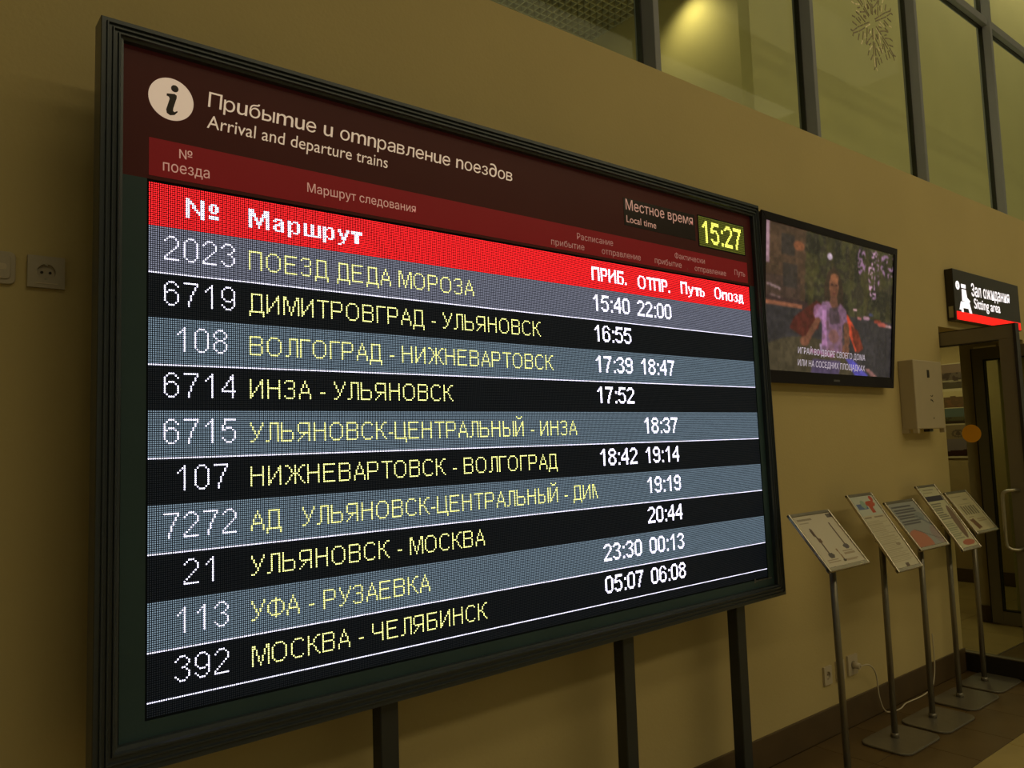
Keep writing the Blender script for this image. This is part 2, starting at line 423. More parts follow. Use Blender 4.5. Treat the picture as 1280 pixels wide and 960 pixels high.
M_face = mat('header_film', (0.075, 0.010, 0.008), 0.4, spec=0.2, noise=0.08, nscale=2, emit=(0.05, 0.010, 0.008), estr=0.12)
M_band = mat('red_band_film', (0.26, 0.010, 0.014), 0.35, spec=0.25, noise=0.06, nscale=2, emit=(0.25, 0.008, 0.012), estr=0.22)
M_patch = mat('dark_patch_film', (0.02, 0.008, 0.008), 0.25, noise=0.05)
M_facedk = mat('flare_tinted_face', (0.040, 0.078, 0.092), 0.4, spec=0.25, noise=0.05)  # blue-green flare around the display is painted into this colour
M_mask = mat('led_mask', (0.008, 0.012, 0.018), 0.8, spec=0.1, noise=0.05)
M_let = mat('backlit_cream_letter', (0.7, 0.6, 0.5), 0.4, emit=(0.62, 0.46, 0.34), estr=0.62, noise=0.02)
M_let2 = mat('backlit_small_letter', (0.6, 0.4, 0.35), 0.4, emit=(0.6, 0.30, 0.24), estr=0.5, noise=0.02)
M_let3 = mat('dim_small_letter', (0.5, 0.3, 0.28), 0.4, emit=(0.5, 0.22, 0.20), estr=0.35, noise=0.02)
M_leg = mat('dark_steel_leg', (0.045, 0.050, 0.052), 0.45, metal=0.3, noise=0.08)
M_tv = mat('gloss_black_plastic', (0.010, 0.006, 0.010), 0.30, spec=0.2, noise=0.05)
M_led = vcmat('led_emitters', True, strength=1.0)
M_tvscr = vcmat('tv_picture', True, strength=0.8, rough=0.2)
M_print = vcmat('printed_sheet', False, rough=0.35)
M_sub = mat('tv_subtitle', (0.1, 0.1, 0.1), 0.4, emit=(0.62, 0.52, 0.60), estr=0.8, noise=0.01)
M_tvlogo = mat('tv_mark', (0.12, 0.12, 0.14), 0.4, noise=0.02)
M_sign = mat('sign_black', (0.020, 0.013, 0.006), 0.35, noise=0.05)
M_signw = mat('sign_white_light', (0.8, 0.8, 0.8), 0.4, emit=(1.0, 0.92, 0.95), estr=1.1, noise=0.01)
M_signr = mat('sign_red_light', (0.5, 0.0, 0.0), 0.4, emit=(1.0, 0.006, 0.004), estr=1.15, noise=0.01)
M_plast = mat('cream_plastic', (0.58, 0.50, 0.36), 0.4, noise=0.03)
M_plast2 = mat('socket_plastic', (0.46, 0.40, 0.30), 0.4, noise=0.03)
M_disp = mat('dispenser_enamel', (0.50, 0.42, 0.28), 0.45, noise=0.03)
M_hole = mat('socket_hole', (0.02, 0.015, 0.01), 0.6, noise=0.05)
M_pole = mat('grey_pole_metal', (0.22, 0.20, 0.155), 0.35, metal=0.55, noise=0.05, nscale=20)
M_rail = mat('snap_frame_aluminium', (0.55, 0.49, 0.38), 0.25, metal=0.7, noise=0.04, nscale=30)
M_cable = mat('white_cable_rubber', (0.62, 0.55, 0.40), 0.5, noise=0.03)
M_orange = mat('orange_warning_film', (0.80, 0.36, 0.01), 0.5, noise=0.03)
M_flake = mat('glitter_film', (0.20, 0.14, 0.06), 0.35, metal=0.2, noise=0.5, nscale=40)
M_flake2 = mat('glitter_film_light', (0.80, 0.68, 0.42), 0.3, metal=0.3, noise=0.3, nscale=40)
M_ceil = mat('ceiling_paint', (0.55, 0.58, 0.62), 0.8, noise=0.04)
M_grid = mat('ceiling_grid_slat', (0.6, 0.55, 0.38), 0.5, noise=0.04)
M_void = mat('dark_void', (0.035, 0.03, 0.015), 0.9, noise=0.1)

W = 2.34
ZT = 3.37
OPX0, OPX1, OPZ = 5.69, 7.27, 2.335
# ------------------------------------------------------------------ setting
st = dict(kind='structure')
b = MB(); b.box(-4.0, OPX0, W, 2.54, 0, ZT); b.box(OPX0, OPX1, W, 2.54, OPZ, ZT); b.box(OPX1, 14.0, W, 2.54, 0, ZT)
b.build('wall_back', M_wall, **st)
b = MB(); b.box(-4, 14, -9.2, -9.0, 0, 9.2); b.build('wall_front', M_other, **st)
b = MB(); b.box(-4.2, -4, -9.2, 6.7, 0, 9.2); b.build('wall_left', M_other, **st)
b = MB(); b.box(14, 14.2, -9.2, 6.7, 0, 9.2); b.build('wall_right', M_other, **st)
b = MB(); b.box(-4.2, 14.2, -9.2, 6.7, 9.2, 9.4); b.build('ceiling', M_ceil, **st)
# behind the glazing: a low room with an open grid ceiling and the tall gallery wall
b = MB(); b.box(-4, 14, 6.5, 6.7, 0, 9.2); b.build('wall_gallery_far', M_wall2, **st)
b = MB(); b.box(4.12, 14, 3.4, 3.5, 3.3, 9.2); b.build('wall_gallery', M_wall2, **st)
b = MB(); b.box(4.0, 4.12, 2.66, 6.5, 3.2, 9.2); b.build('wall_gallery_side', M_wall2, **st)
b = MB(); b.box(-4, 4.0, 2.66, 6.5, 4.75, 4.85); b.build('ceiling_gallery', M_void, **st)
b = MB(); b.box(-4, 14, 2.54, 6.5, 3.2, 3.3); b.build('floor_gallery', M_other, **st)
gc = MB()
x = -1.0
while x < 4.0:
    gc.box(x, x + 0.006, 2.66, 6.4, 4.56, 4.60); x += 0.06
y = 2.70
while y < 6.4:
    gc.box(-1.0, 4.0, y, y + 0.006, 4.56, 4.60); y += 0.06
g = bpy.data.objects.new('ceiling_grid', None); C.objects.link(g); g.location = (1.5, 4.5, 4.56); tag(g, kind='structure')
gc.build('grid_slats', M_grid, g, kind='stuff')
b = MB(); b.box(-4, 4.0, 2.50, 2.66, 4.56, 9.2); b.build('trim_1', M_wall2, **st)

# vestibule behind the doorway
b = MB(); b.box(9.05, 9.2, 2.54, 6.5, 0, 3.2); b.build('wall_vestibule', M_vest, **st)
b = MB(); b.box(7.27, 7.42, 2.72, 2.83, 0, 2.70); b.box(7.27, 7.42, 2.54, 2.72, 2.32, 2.70); b.build('wall_pier', M_jamb, **st)
b = MB(); b.box(5.6, 9.2, 2.54, 6.5, 2.70, 2.75); b.build('ceiling_vestibule', M_ceil, **st)
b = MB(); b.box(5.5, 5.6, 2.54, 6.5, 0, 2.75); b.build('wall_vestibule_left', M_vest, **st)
b = MB(); b.box(9.035, 9.05, 2.54, 6.5, 0, 0.14); b.build('baseboard_vestibule', M_base, bevel=0.003, **st)
b = MB(); b.box(7.255, 7.27, 2.715, 2.83, 0, 0.135); b.build('baseboard_pier', M_base, bevel=0.003, **st)
b = MB(); b.box(-4, OPX0, W - 0.012, W, 0, 0.15); b.box(OPX1, 14.0, W - 0.012, W, 0, 0.15)
b.box(OPX0, OPX0 + 0.01, W - 0.012, 2.54, 0, 0.15); b.build('baseboard_back', M_base, bevel=0.003, **st)

# floor with its tiles
fl = MB().box(-4.2, 14.2, -9.2, 6.7, -0.06, -0.004).build('floor', M_slab, **st)
def tiles(xs, ys, material, dz=0.0):
    proto = {}
    for (x0, x1) in xs:
        for (y0, y1) in ys:
            key = (round(x1 - x0, 3), round(y1 - y0, 3))
            if key not in proto:
                w2, h2 = key[0] / 2 - 0.0015, key[1] / 2 - 0.0015
                o = MB().box(-w2, w2, -h2, h2, -0.008, 0.0).build('floor_tile', material, fl, bevel=0.001, segs=1)
                proto[key] = o; o.location = ((x0 + x1) / 2, (y0 + y1) / 2, 0)
            else:
                o = proto[key].copy(); C.objects.link(o); o.parent = fl; o.location = ((x0 + x1) / 2, (y0 + y1) / 2, 0)
def rng(a, b_, s):
    out = []; t = a
    while t < b_ - 1e-6: out.append((t, min(t + s, b_))); t += s
    return out
tiles(rng(2.2, 8.2, 0.4), [(1.68, 2.01), (2.01, 2.328)], M_tdark)
tiles(rng(3.33, 7.53, 0.6), [(1.08, 1.68), (0.48, 1.08)], M_tlight)
tiles(rng(5.7, 9.03, 0.6), rng(2.345, 5.9, 0.6), M_tlight)
# the rest of the paving, out of the picture: larger slabs flush with the tiles
b = MB(); b.box(-4, 14, -9, 0.48, -0.01, -0.001); b.box(-4, 3.33, 0.48, 1.68, -0.01, -0.001); b.box(7.53, 14, 0.48, 1.68, -0.01, -0.001)
b.build('floor_field', M_tlight, **st)
b = MB(); b.box(-4, 2.2, 1.68, 2.328, -0.01, -0.001); b.box(8.2, 14, 1.68, 2.328, -0.01, -0.001); b.build('floor_border', M_tdark, **st)

# glazing above the wall
win = bpy.data.objects.new('window_1', None); C.objects.link(win); win.location = (2.8, 2.41, ZT); tag(win, kind='structure')
GY = 2.41
mx = [2.796 + 1.44 * k for k in range(-3, 7)]
for x in mx:
    q = MB(); q.prism([(x, GY + 0.03), (x, GY - 0.012), (x + 0.030, W + 0.002), (x + 0.068, W + 0.002), (x + 0.098, GY - 0.012), (x + 0.098, GY + 0.03)], lambda a, c: (a, c, ZT - 0.01), lambda a, c: (a, c, 9.2))  # slanted sides added so the left face catches light
    q.build('mullion', M_alu, win, bevel=0.002, segs=1)
    MB().box(x - 0.008, x, W + 0.052, GY + 0.012, ZT - 0.01, 9.2).build('gasket', M_gask, win, label='black rubber gasket')
for a_, b_ in zip([-4.0] + [q + 0.068 for q in mx], mx + [13.9]):
    if b_ - a_ < 0.1: continue
    MB().box(a_ + 0.02, b_, W + 0.012, GY + 0.02, 4.985, 5.05).build('transom', M_alu, win, bevel=0.002, segs=1)
    MB().box(a_, b_ - 0.012, W + 0.052, GY + 0.005, 4.977, 4.985).build('gasket', M_gask, win)
    MB().box(a_ + 0.032, b_ - 0.010, GY - 0.004, GY + 0.004, ZT - 0.01, 4.972).build('pane', M_glass, win)
    MB().box(a_ + 0.032, b_ - 0.010, GY - 0.004, GY + 0.004, 5.05, 9.2).build('pane', M_glass, win)

def snowflake(cx, cz, r, label):
    t = thing('snowflake_decal', label, 'window decoration', (cx, GY - 0.005, cz))
    d = MB(); l = MB(); rnd = random.Random(3)
    def dash(mb, x0, z0, x1, z1, wd):
        dx, dz = x1 - x0, z1 - z0; L = math.hypot(dx, dz); nx, nz = -dz / L * wd, dx / L * wd
        y0, y1 = GY - 0.0062, GY - 0.0042
        mb.hexa([(x0 - nx, y0, z0 - nz), (x1 - nx, y0, z1 - nz), (x1 - nx, y1, z1 - nz), (x0 - nx, y1, z0 - nz),
                 (x0 + nx, y0, z0 + nz), (x1 + nx, y0, z1 + nz), (x1 + nx, y1, z1 + nz), (x0 + nx, y1, z0 + nz)])
    for k in range(6):
        a = math.radians(60 * k + 90); ca, sa = math.cos(a), math.sin(a); pa, pb = -sa, ca
        def P(rr, ss): return (cx + ca * rr + pa * ss, cz + sa * rr + pb * ss)
        for side in (-1, 1):
            for (r0, s0, r1, s1) in ((.14, .02, .36, .03), (.40, .03, .66, .04), (.70, .035, .9, .02), (.3, .06, .42, .20), (.44, .22, .54, .30),
                                     (.5, .08, .62, .2), (.64, .22, .74, .27), (.68, .08, .80, .17), (.9, .02, .96, .06), (.22, .10, .30, .16), (.46, .12, .52, .2)):
                p = P(r0 * r, side * s0 * r); q = P(r1 * r, side * s1 * r)
                dash(l if rnd.random() < 0.22 else d, p[0], p[1], q[0], q[1], 0.0045)
    d.build('foil', M_flake, t, kind='stuff'); l.build('foil', M_flake2, t, kind='stuff', label='pale strokes of the foil')
snowflake(5.19, 4.41, 0.36, 'glitter foil snowflake stuck on the tall glass pane above the television')
snowflake(8.62, 4.25, 0.36, 'glitter foil snowflake stuck on the glass pane at the right edge of the photo')

# ------------------------------------------------------------------ the departures board
BD = 2.12; k_ = BD / 2.2
LTL = np.array([0.5345 * k_, 0, (2.3456 - 1.6) * k_ + 1.6]); LTR = np.array([3.2690 * k_, 0, (2.3375 - 1.6) * k_ + 1.6])
LBL = np.array([0.5350 * k_, 0, (0.9720 - 1.6) * k_ + 1.6]); LBR = np.array([3.2850 * k_, 0, (0.9785 - 1.6) * k_ + 1.6])
def BF(depth):
    def f(u, v):
        s = (np.asarray(u, float) / 484.0)[..., None]; t = (np.asarray(v, float) / 242.0)[..., None]
        P = (LTL * (1 - s) + LTR * s) * (1 - t) + (LBL * (1 - s) + LBR * s) * t
        P[..., 1] = depth
        return P
    return f
B0 = BF(BD)
board = thing('departures_board', 'large dark framed LED board of train arrivals and departures with red header, on legs', 'information board', (1.8, 2.15, 0))
def sc(x, z, dep): q = dep / 2.2; return (x * q, (z - 1.6) * q + 1.6)
OUT = [(0.416, 2.774), (3.388, 2.764), (3.429, 0.841), (0.410, 0.806)]
INN = [(0.471, 2.722), (3.337, 2.702), (3.367, 0.896), (0.468, 0.884)]
prof = [(0.0, 2.172), (0.0, 2.104), (0.03, 2.100), (0.22, 2.100), (0.26, 2.093), (0.31, 2.093), (0.35, 2.100), (0.47, 2.100), (0.51, 2.093), (0.56, 2.093), (0.60, 2.100),
        (0.72, 2.100), (0.76, 2.092), (0.82, 2.092), (0.87, 2.099), (1.0, 2.102), (1.0, 2.125)]
for i in range(4):
    j = (i + 1) % 4; mb = MB(); rows = []
    for (t, yy) in prof:
        row = []
        for c_ in (i, j):
            x_, z_ = OUT[c_][0] * (1 - t) + INN[c_][0] * t, OUT[c_][1] * (1 - t) + INN[c_][1] * t
            X, Z = sc(x_, z_, 2.10); row.append((X, yy, Z))
        rows.append(row)
    base = 0
    for row in rows: mb.v += row
    for r_ in range(len(rows) - 1):
        mb.f.append((2 * r_, 2 * r_ + 1, 2 * r_ + 3, 2 * r_ + 2)); mb.sm.append(False)
    mb.f.append((2 * (len(rows) - 1), 2 * (len(rows) - 1) + 1, 1, 0)); mb.sm.append(False)
    mb.build('frame_member', M_frame, board)
# back case
ob = [sc(x, z, 2.10) for x, z in OUT]
def quadprism(pts, y0, y1):
    mb = MB(); mb.prism(pts, lambda a, c: (a, y0, c), lambda a, c: (a, y1, c)); return mb
quadprism([(ob[0][0] + .02, ob[0][1] - .02), (ob[1][0] - .02, ob[1][1] - .02), (ob[2][0] - .02, ob[2][1] + .02), (ob[3][0] + .02, ob[3][1] + .02)], 2.128, 2.171).build('back_case', M_leg, board)
# face sheets around the display
def facepoly(us, y0, name, material, parent=board, y1=None, **tg):
    f0 = BF(y0); f1 = BF(y1 if y1 else y0 + 0.006)
    pts = [(u, v) for u, v in us]
    mb = MB(); mb.prism(pts, lambda a, c: f0(a, c), lambda a, c: f1(a, c)); return mb.build(name, material, parent, **tg)
facepoly([(-11.5, -66.5), (496.5, -65.5), (496.5, -1.2), (-11.5, -1.2)], BD + 0.0005, 'header_panel', M_face, y1=BD + 0.01, label='dark maroon glossy header panel')
facepoly([(-11.5, -1.2), (-0.8, -1.2), (-0.8, 249), (-11.5, 249)], BD + 0.0005, 'side_panel', M_facedk, y1=BD + 0.01)
facepoly([(484.8, -1.2), (496.5, -1.2), (500.0, 249), (484.8, 249)], BD + 0.0005, 'side_panel', M_facedk, y1=BD + 0.01)
facepoly([(-11.5, 249), (500, 249), (500.5, 258.0), (-11.5, 262.5)], BD + 0.0005, 'bottom_panel', M_facedk, y1=BD + 0.01)
facepoly([(0, -21.5), (482.5, -21.0), (482.5, -3.0), (0, -3.0)], BD - 0.0003, 'red_band', M_band, y1=BD + 0.0006)
facepoly([(330.2, -51.6), (414, -51.9), (414, -30.5), (330.2, -30.5)], BD - 0.0003, 'dark_patch', M_patch, y1=BD + 0.0006)
FT = BF(BD - 0.0012)
# information disc
disc = MB(); cx, cy, rr = 10.1, -42.6, 10.5
disc.prism([(cx + rr * math.cos(2 * math.pi * k / 48), cy + rr * math.sin(2 * math.pi * k / 48)) for k in range(48)], lambda a, c: BF(BD - 0.0010)(a, c), lambda a, c: BF(BD)(a, c))
idisc = disc.build('information_disc', M_let, board, label='pale disc with a dark italic i')
fi = MB()
fi.prism([(11.7 + 1.75 * math.cos(2 * math.pi * k / 24), -48.3 + 1.75 * math.sin(2 * math.pi * k / 24)) for k in range(24)], lambda a, c: BF(BD - 0.0018)(a, c), lambda a, c: BF(BD - 0.0011)(a, c))
stem = [(8.0, -45.0), (11.6, -45.6), (12.6, -45.0), (12.6, -43.8), (11.0, -38.2), (10.9, -36.9), (11.5, -36.4), (12.8, -37.3), (13.1, -36.8), (11.6, -35.0), (9.6, -34.4), (8.0, -35.2), (7.7, -37.0), (9.3, -42.6), (9.0, -43.6), (7.9, -43.9)]
fi.prism(stem, lambda a, c: BF(BD - 0.0018)(a, c), lambda a, c: BF(BD - 0.0011)(a, c))
fi.build('letter_i', M_patch, idisc)
def T(s, u0, v0, u1, v1, h, m_, off=0.0, **k): return text(s, u0, v0, u1, v1, h, FT, m_, board, offset=off, **k)
mixed_text('Прuбыmuе u оmnрaвлеnuе nоез∂ов'.replace('a', 'а').replace('леn', 'лен'), 27.6, -43.4, 223.9, -42.9, 7.9, FT, M_let, board, shear=0.08)
T('Arrival and departure trains', 27.0, -32.4, 130.2, -32.6, 6.7, M_let, 0.0, shear=0.10)
T('№', 13.8, -13.9, 20.0, -14.0, 4.3, M_let2)
T('поезда', 6.3, -6.3, 28.3, -6.5, 5.2, M_let2)
T('Маршрут следования', 80.1, -9.4, 148.6, -9.2, 4.8, M_let2)
T('Местное время', 332.5, -42.8, 411.3, -42.9, 7.6, M_let2)
T('Local time', 332.7, -33.2, 365.8, -33.1, 5.1, M_let2)
T('Расписание', 280.7, -12.4, 316.8, -12.6, 4.3, M_let3)
T('прибытие', 256.1, -5.2, 287.4, -5.3, 4.3, M_let3)
T('отправление', 304.8, -5.3, 346.2, -5.5, 4.3, M_let3)
T('Фактически', 386.1, -12.6, 423.8, -12.7, 4.3, M_let3)
T('прибытие', 362.1, -5.8, 393.9, -5.6, 4.3, M_let3)
T('отправление', 410.3, -5.4, 451.5, -5.7, 4.3, M_let3)
T('Путь', 463.6, -8.2, 478.5, -8.3, 4.5, M_let3)
# small maker's mark at the lower right corner of the face
mk = MB()
for (u0, v0, u1, v1) in ((464.5, 251.0, 466.2, 247.4), (466.0, 250.0, 469.5, 249.0), (470.5, 249.9, 476, 249.0), (477, 249.9, 482, 249.0), (483, 249.9, 489, 249.0)):
    mk.prism([(u0, v0), (u1, v0), (u1, v1), (u0, v1)], lambda a, c: BF(BD - 0.001)(a, c), lambda a, c: BF(BD)(a, c))
mk.build('maker_mark', M_tvlogo, board)

# the LED matrix: 484 x 248 emitters
LW, LH = 484, 248
img = np.zeros((LH, LW, 3))
RED = np.array([2.6, 0.035, 0.05]); WH = np.array([5.0, 4.7, 6.0]); YE = np.array([3.5, 3.5, 1.0]); LINE = np.array([2.3, 2.2, 2.8])
GREY = np.array([0.31, 0.38, 0.48]); DK = np.array([0.008, 0.012, 0.018])
img[:] = DK
img[0:21] = RED
def stamp(rows, c0, r0, col, cmax=484):
    for r_, row in enumerate(rows):
        for c_, ch in enumerate(row):
            if ch == '#' and c0 + c_ < cmax: img[r0 + r_, c0 + c_] = col
def led_bold(s, c, r0=5):
    for ch in s:
        adv, dy, rows = BOLD[ch]; stamp(rows, c, r0 + dy, WH); c += adv
led_bold('No', 17); led_bold('Маршрут', 48); led_bold('ПРИБ.', 294); led_bold('ОТПР.', 342, 6); led_bold('Путь', 392); led_bold('Опозд', 435)
ROWS = [('2023', 'ПОЕЗД ДЕДА МОРОЗА', '15:40', '22:00'), ('6719', 'ДИМИТРОВГРАД - УЛЬЯНОВСК', '16:55', ''), ('108', 'ВОЛГОГРАД - НИЖНЕВАРТОВСК', '17:39', '18:47'),
        ('6714', 'ИНЗА - УЛЬЯНОВСК', '17:52', ''), ('6715', 'УЛЬЯНОВСК-ЦЕНТРАЛЬНЫЙ - ИНЗА', '', '18:37'), ('107', 'НИЖНЕВАРТОВСК - ВОЛГОГРАД', '18:42', '19:14'),
        ('7272', 'АД  _УЛЬЯНОВСК-ЦЕНТРАЛЬНЫЙ - ДИМ', '', '19:19'), ('21', 'УЛЬЯНОВСК - МОСКВА', '', '20:44'), ('113', 'УФА - РУЗАЕВКА', '23:30', '00:13'), ('392', 'МОСКВА - ЧЕЛЯБИНСК', '05:07', '06:08')]
for i, (num, route, a_, d_) in enumerate(ROWS):
    r0 = 22 * (i + 1)
    if i % 2 == 0: img[r0 - 1:r0 + 21] = GREY * ((1.1, 0.95, 1.0) if i == 0 else (0.86, 0.98, 0.98))  # teal tint of the later rows stands in for glow off yellow text
    img[r0 + 21] = LINE
    c = 25 - (len(num) * 9) // 2
    for ch in num: stamp(FIG[ch], c, r0 + 3, WH); c += 9
    c = 48
    for ch in route:
        adv, rows = THIN[ch]
        if ch == 'Й': stamp(['#...#', '.###.'], c + 1, r0 + 2, YE)
        stamp(rows, c, r0 + 5, YE, 290); c += adv
    for s_, c in ((a_, 293), (d_, 340)):
        for ch in s_: stamp(BFIG[ch], c, r0 + 3, WH); c += 4 if ch == ':' else (5 if ch == ' ' else 9)
facepoly([(-0.8, -1.2), (484.8, -1.2), (484.8, 249), (-0.8, 249)], BD + 0.004, 'led_mask', M_mask, y1=BD + 0.01)
raster('led_emitters', LW, LH, BF(BD + 0.0025), img, M_led, board, cell=0.56, kind='stuff', label='rows of glowing train numbers, routes and times')
# clock display
CW, CH = 44, 16
cim = np.zeros((CH, CW, 3)); cim[:] = (0.11, 0.12, 0.010)
c = 2
for ch in '15:27':
    for r_, row in enumerate(BFIG[ch]):
        for c_, q in enumerate(row):
            if q == '#': cim[2 + r_, c + c_] = (2.3, 2.3, 0.30)
    c += 4 if ch == ':' else 9
def cf(u, v): return BF(BD - 0.0010)(418.5 + u * 62.0 / CW, -52.5 + v * 25.0 / CH)
facepoly([(417.5, -53.2), (481.2, -53.2), (481.2, -26.8), (417.5, -26.8)], BD - 0.0004, 'clock_window', M_mask, y1=BD + 0.0008)
raster('clock_digits', CW, CH, cf, cim, M_led, board, cell=0.74, kind='stuff', label='glowing yellow clock reading 15:27')
# legs: three box-section posts down to the floor
for (xr, ) in ((1.2700,), (2.3480,), (3.0930,)):
    xr = xr * 2.14 / 2.2 * 1.0
    MB().box(xr - 0.062, xr, 2.142, 2.196, 0.0, 1.05).build('leg', M_leg, board, bevel=0.003, segs=1)
for z0 in (0.95, 2.3):
    MB().box(1.16, 3.0, 2.172, 2.196, z0, z0 + 0.04).build('cross_rail', M_leg, board, bevel=0.002, segs=1)
    for xx in (1.5, 2.6): MB().box(xx, xx + 0.04, 2.196, W, z0, z0 + 0.04).build('wall_bracket', M_leg, board, bevel=0.002, segs=1)

# ------------------------------------------------------------------ television
tv = thing('television', 'wide flat television on the wall, showing a girl and subtitles', 'television', (4.14, 2.30, 1.88))
TTL, TTR, TBR, TBL = np.array((3.415, 2.2, 2.749)), np.array((4.86, 2.2, 2.740)), np.array((4.86, 2.284, 1.881)), np.array((3.440, 2.284, 1.884))
nrm = np.cross(TTR - TTL, TBL - TTL); nrm = nrm / np.linalg.norm(nrm)
if nrm[1] > 0: nrm = -nrm
TQ = quadfn(TTL, TTR, TBR, TBL, 1, 1)
def TP(d):
    return lambda u, v: TQ(u, v) + nrm * d
def tvprism(pts, d0, d1, name, material, parent=tv, **k):
    mb = MB(); mb.prism(pts, lambda a, c: TP(d0)(a, c), lambda a, c: TP(d1)(a, c)); return mb.build(name, material, parent, **k)
tvprism(rrect(0, 1, 0, 1, 0.02), -0.035, -0.010, 'back_shell', M_tv)
SX0, SX1, SY0, SY1 = 0.030, 0.974, 0.048, 0.925
for nm, pts in (('bezel', [(0, 0), (1, 0), (SX1, SY0), (SX0, SY0)]), ('bezel', [(1, 0), (1, 1), (SX1, SY1), (SX1, SY0)]), ('bezel', [(1, 1), (0, 1), (SX0, SY1), (SX1, SY1)]), ('bezel', [(0, 1), (0, 0), (SX0, SY0), (SX0, SY1)])):
    tvprism(pts, -0.010, 0.0, nm, M_tv, bevel=0.002)
PW, PH = 240, 140
pv, pu = np.mgrid[0:PH, 0:PW]; u = (pu + 0.5) / PW; v = (pv + 0.5) / PH
I = np.zeros((PH, PW, 3)); n1 = vnoise(u, v, 1, 40, 30); n2 = vnoise(u, v, 2, 12, 8); n3 = vnoise(u, v, 5, 90, 60); n4 = vnoise(u, v, 9, 25, 4); n5 = vnoise(u, v, 11, 34, 22)
I[:] = (52, 50, 34)
put(I, n1 > 0.55, (72, 78, 36), 0.6); put(I, n2 < 0.35, (34, 36, 26), 0.6); put(I, (n4 > 0.62), (84, 82, 30), 0.35); put(I, n3 > 0.75, (95, 95, 60), 0.4)
put(I, u < 0.27 + 0.02 * n1, (78, 62, 42)); put(I, (u < 0.27) & (n1 > 0.5), (88, 68, 44), 0.5); put(I, (u < 0.24) & (v > 0.35), (68, 54, 44), 0.8)
for (a0, b0, a1, b1) in ((.11, .06, .20, .2), (.12, .26, .22, .42), (.13, .5, .20, .55)): put(I, (u > a0) & (u < a1) & (v > b0) & (v < b1), (50, 48, 42), 0.8)
put(I, ell(u, v, .23, .12, .035, .03, soft=.5), (150, 90, 50), 0.8)
put(I, (u < 0.03) & (v < .28), (190, 160, 175), 0.75)  # pale reflection at the left screen edge, painted into the picture
put(I, ell(u, v, .46, .14, .018, .022, soft=.6), (225, 215, 230))
put(I, (ell(u, v, .83, .2, .05, .2) | ell(u, v, .72, .12, .035, .12) | ell(u, v, .95, .1, .07, .1)) & (n3 > 0.52) & (n5 > .35), (150, 118, 150)); put(I, (ell(u, v, .82, .2, .04, .2)) & (n3 > 0.60) & (n5 > .45), (215, 175, 205))
put(I, (v > 0.56), (50, 50, 50)); put(I, (v > 0.56) & (n1 > 0.5), (58, 58, 56), 0.6); put(I, (v > 0.50) & (v <= 0.56) & (u < .3), (60, 44, 40))
put(I, (u < .26) & (np.abs(v - .545 - .0 * u) < .014), (150, 96, 62)); put(I, seg(u, v, .02, .42, .10, .44, .008), (150, 130, 125)); put(I, seg(u, v, .04, .49, .10, .50, .006), (120, 100, 90))
for (cx_, cy_, rx, ry, col) in ((.67, .50, .02, .008, (230, 190, 190)), (.71, .56, .02, .012, (200, 120, 110)), (.77, .55, .03, .016, (190, 150, 165)), (.81, .52, .02, .012, (70, 80, 120)), (.87, .565, .035, .016, (150, 60, 40)), (.92, .585, .05, .018, (190, 90, 70)), (.97, .59, .03, .012, (200, 170, 160))):
    put(I, ell(u, v, cx_, cy_, rx, ry), col, .9)
put(I, ell(u, v, .30, .95, .36, .2), (74, 70, 46))                                     # table
put(I, inpoly(u, v, [(.20, .62), (.17, .70), (.28, .76), (.38, .68), (.42, .50), (.36, .48)]), (84, 34, 26))
put(I, inpoly(u, v, [(.56, .50), (.62, .56), (.70, .68), (.74, .80), (.68, .82), (.62, .68), (.57, .58)]), (215, 74, 40)); put(I, inpoly(u, v, [(.64, .62), (.70, .66), (.75, .79), (.70, .83), (.66, .74)]), (120, 48, 30))
put(I, inpoly(u, v, [(.42, .35), (.45, .25), (.49, .21), (.54, .25), (.57, .36), (.58, .62), (.54, .66), (.43, .62)]), (58, 46, 32))   # hair
put(I, ell(u, v, .495, .355, .037, .095), (128, 84, 54)); put(I, ell(u, v, .50, .29, .03, .03, soft=.4), (150, 96, 56), .8)
for cx_ in (.48, .515): put(I, ell(u, v, cx_, .345, .011, .008), (66, 40, 34))
put(I, ell(u, v, .498, .405, .014, .006), (98, 48, 42)); put(I, ell(u, v, .498, .375, .006, .012), (112, 70, 48), .7)
put(I, inpoly(u, v, [(.47, .43), (.52, .43), (.54, .52), (.46, .52)]), (112, 74, 52))
put(I, inpoly(u, v, [(.41, .48), (.46, .47), (.50, .54), (.55, .47), (.60, .52), (.61, .62), (.57, .63), (.57, .84), (.40, .84), (.42, .66), (.39, .62), (.35, .60)]), (128, 98, 122)); put(I, inpoly(u, v, [(.41, .50), (.44, .50), (.45, .80), (.41, .80)]), (180, 132, 180), .8); put(I, ell(u, v, .38, .56, .04, .06), (176, 132, 176), .7); put(I, (n1 > .55) & ell(u, v, .50, .70, .09, .16), (112, 84, 80), .5)
put(I, inpoly(u, v, [(.46, .52), (.53, .50), (.55, .62), (.47, .64)]), (72, 62, 64), .8); put(I, ell(u, v, .50, .72, .04, .05), (128, 84, 60), .6)
put(I, seg(u, v, .375, .62, .30, .76, .021), (120, 78, 52)); put(I, ell(u, v, .28, .78, .035, .035), (128, 84, 56)); put(I, seg(u, v, .60, .63, .61, .76, .022), (112, 76, 50)); put(I, ell(u, v, .60, .82, .03, .05), (116, 78, 54))
put(I, seg(u, v, .33, .845, .50, .865, .014), (150, 96, 132)); put(I, seg(u, v, .40, .79, .405, .84, .008), (170, 150, 180))
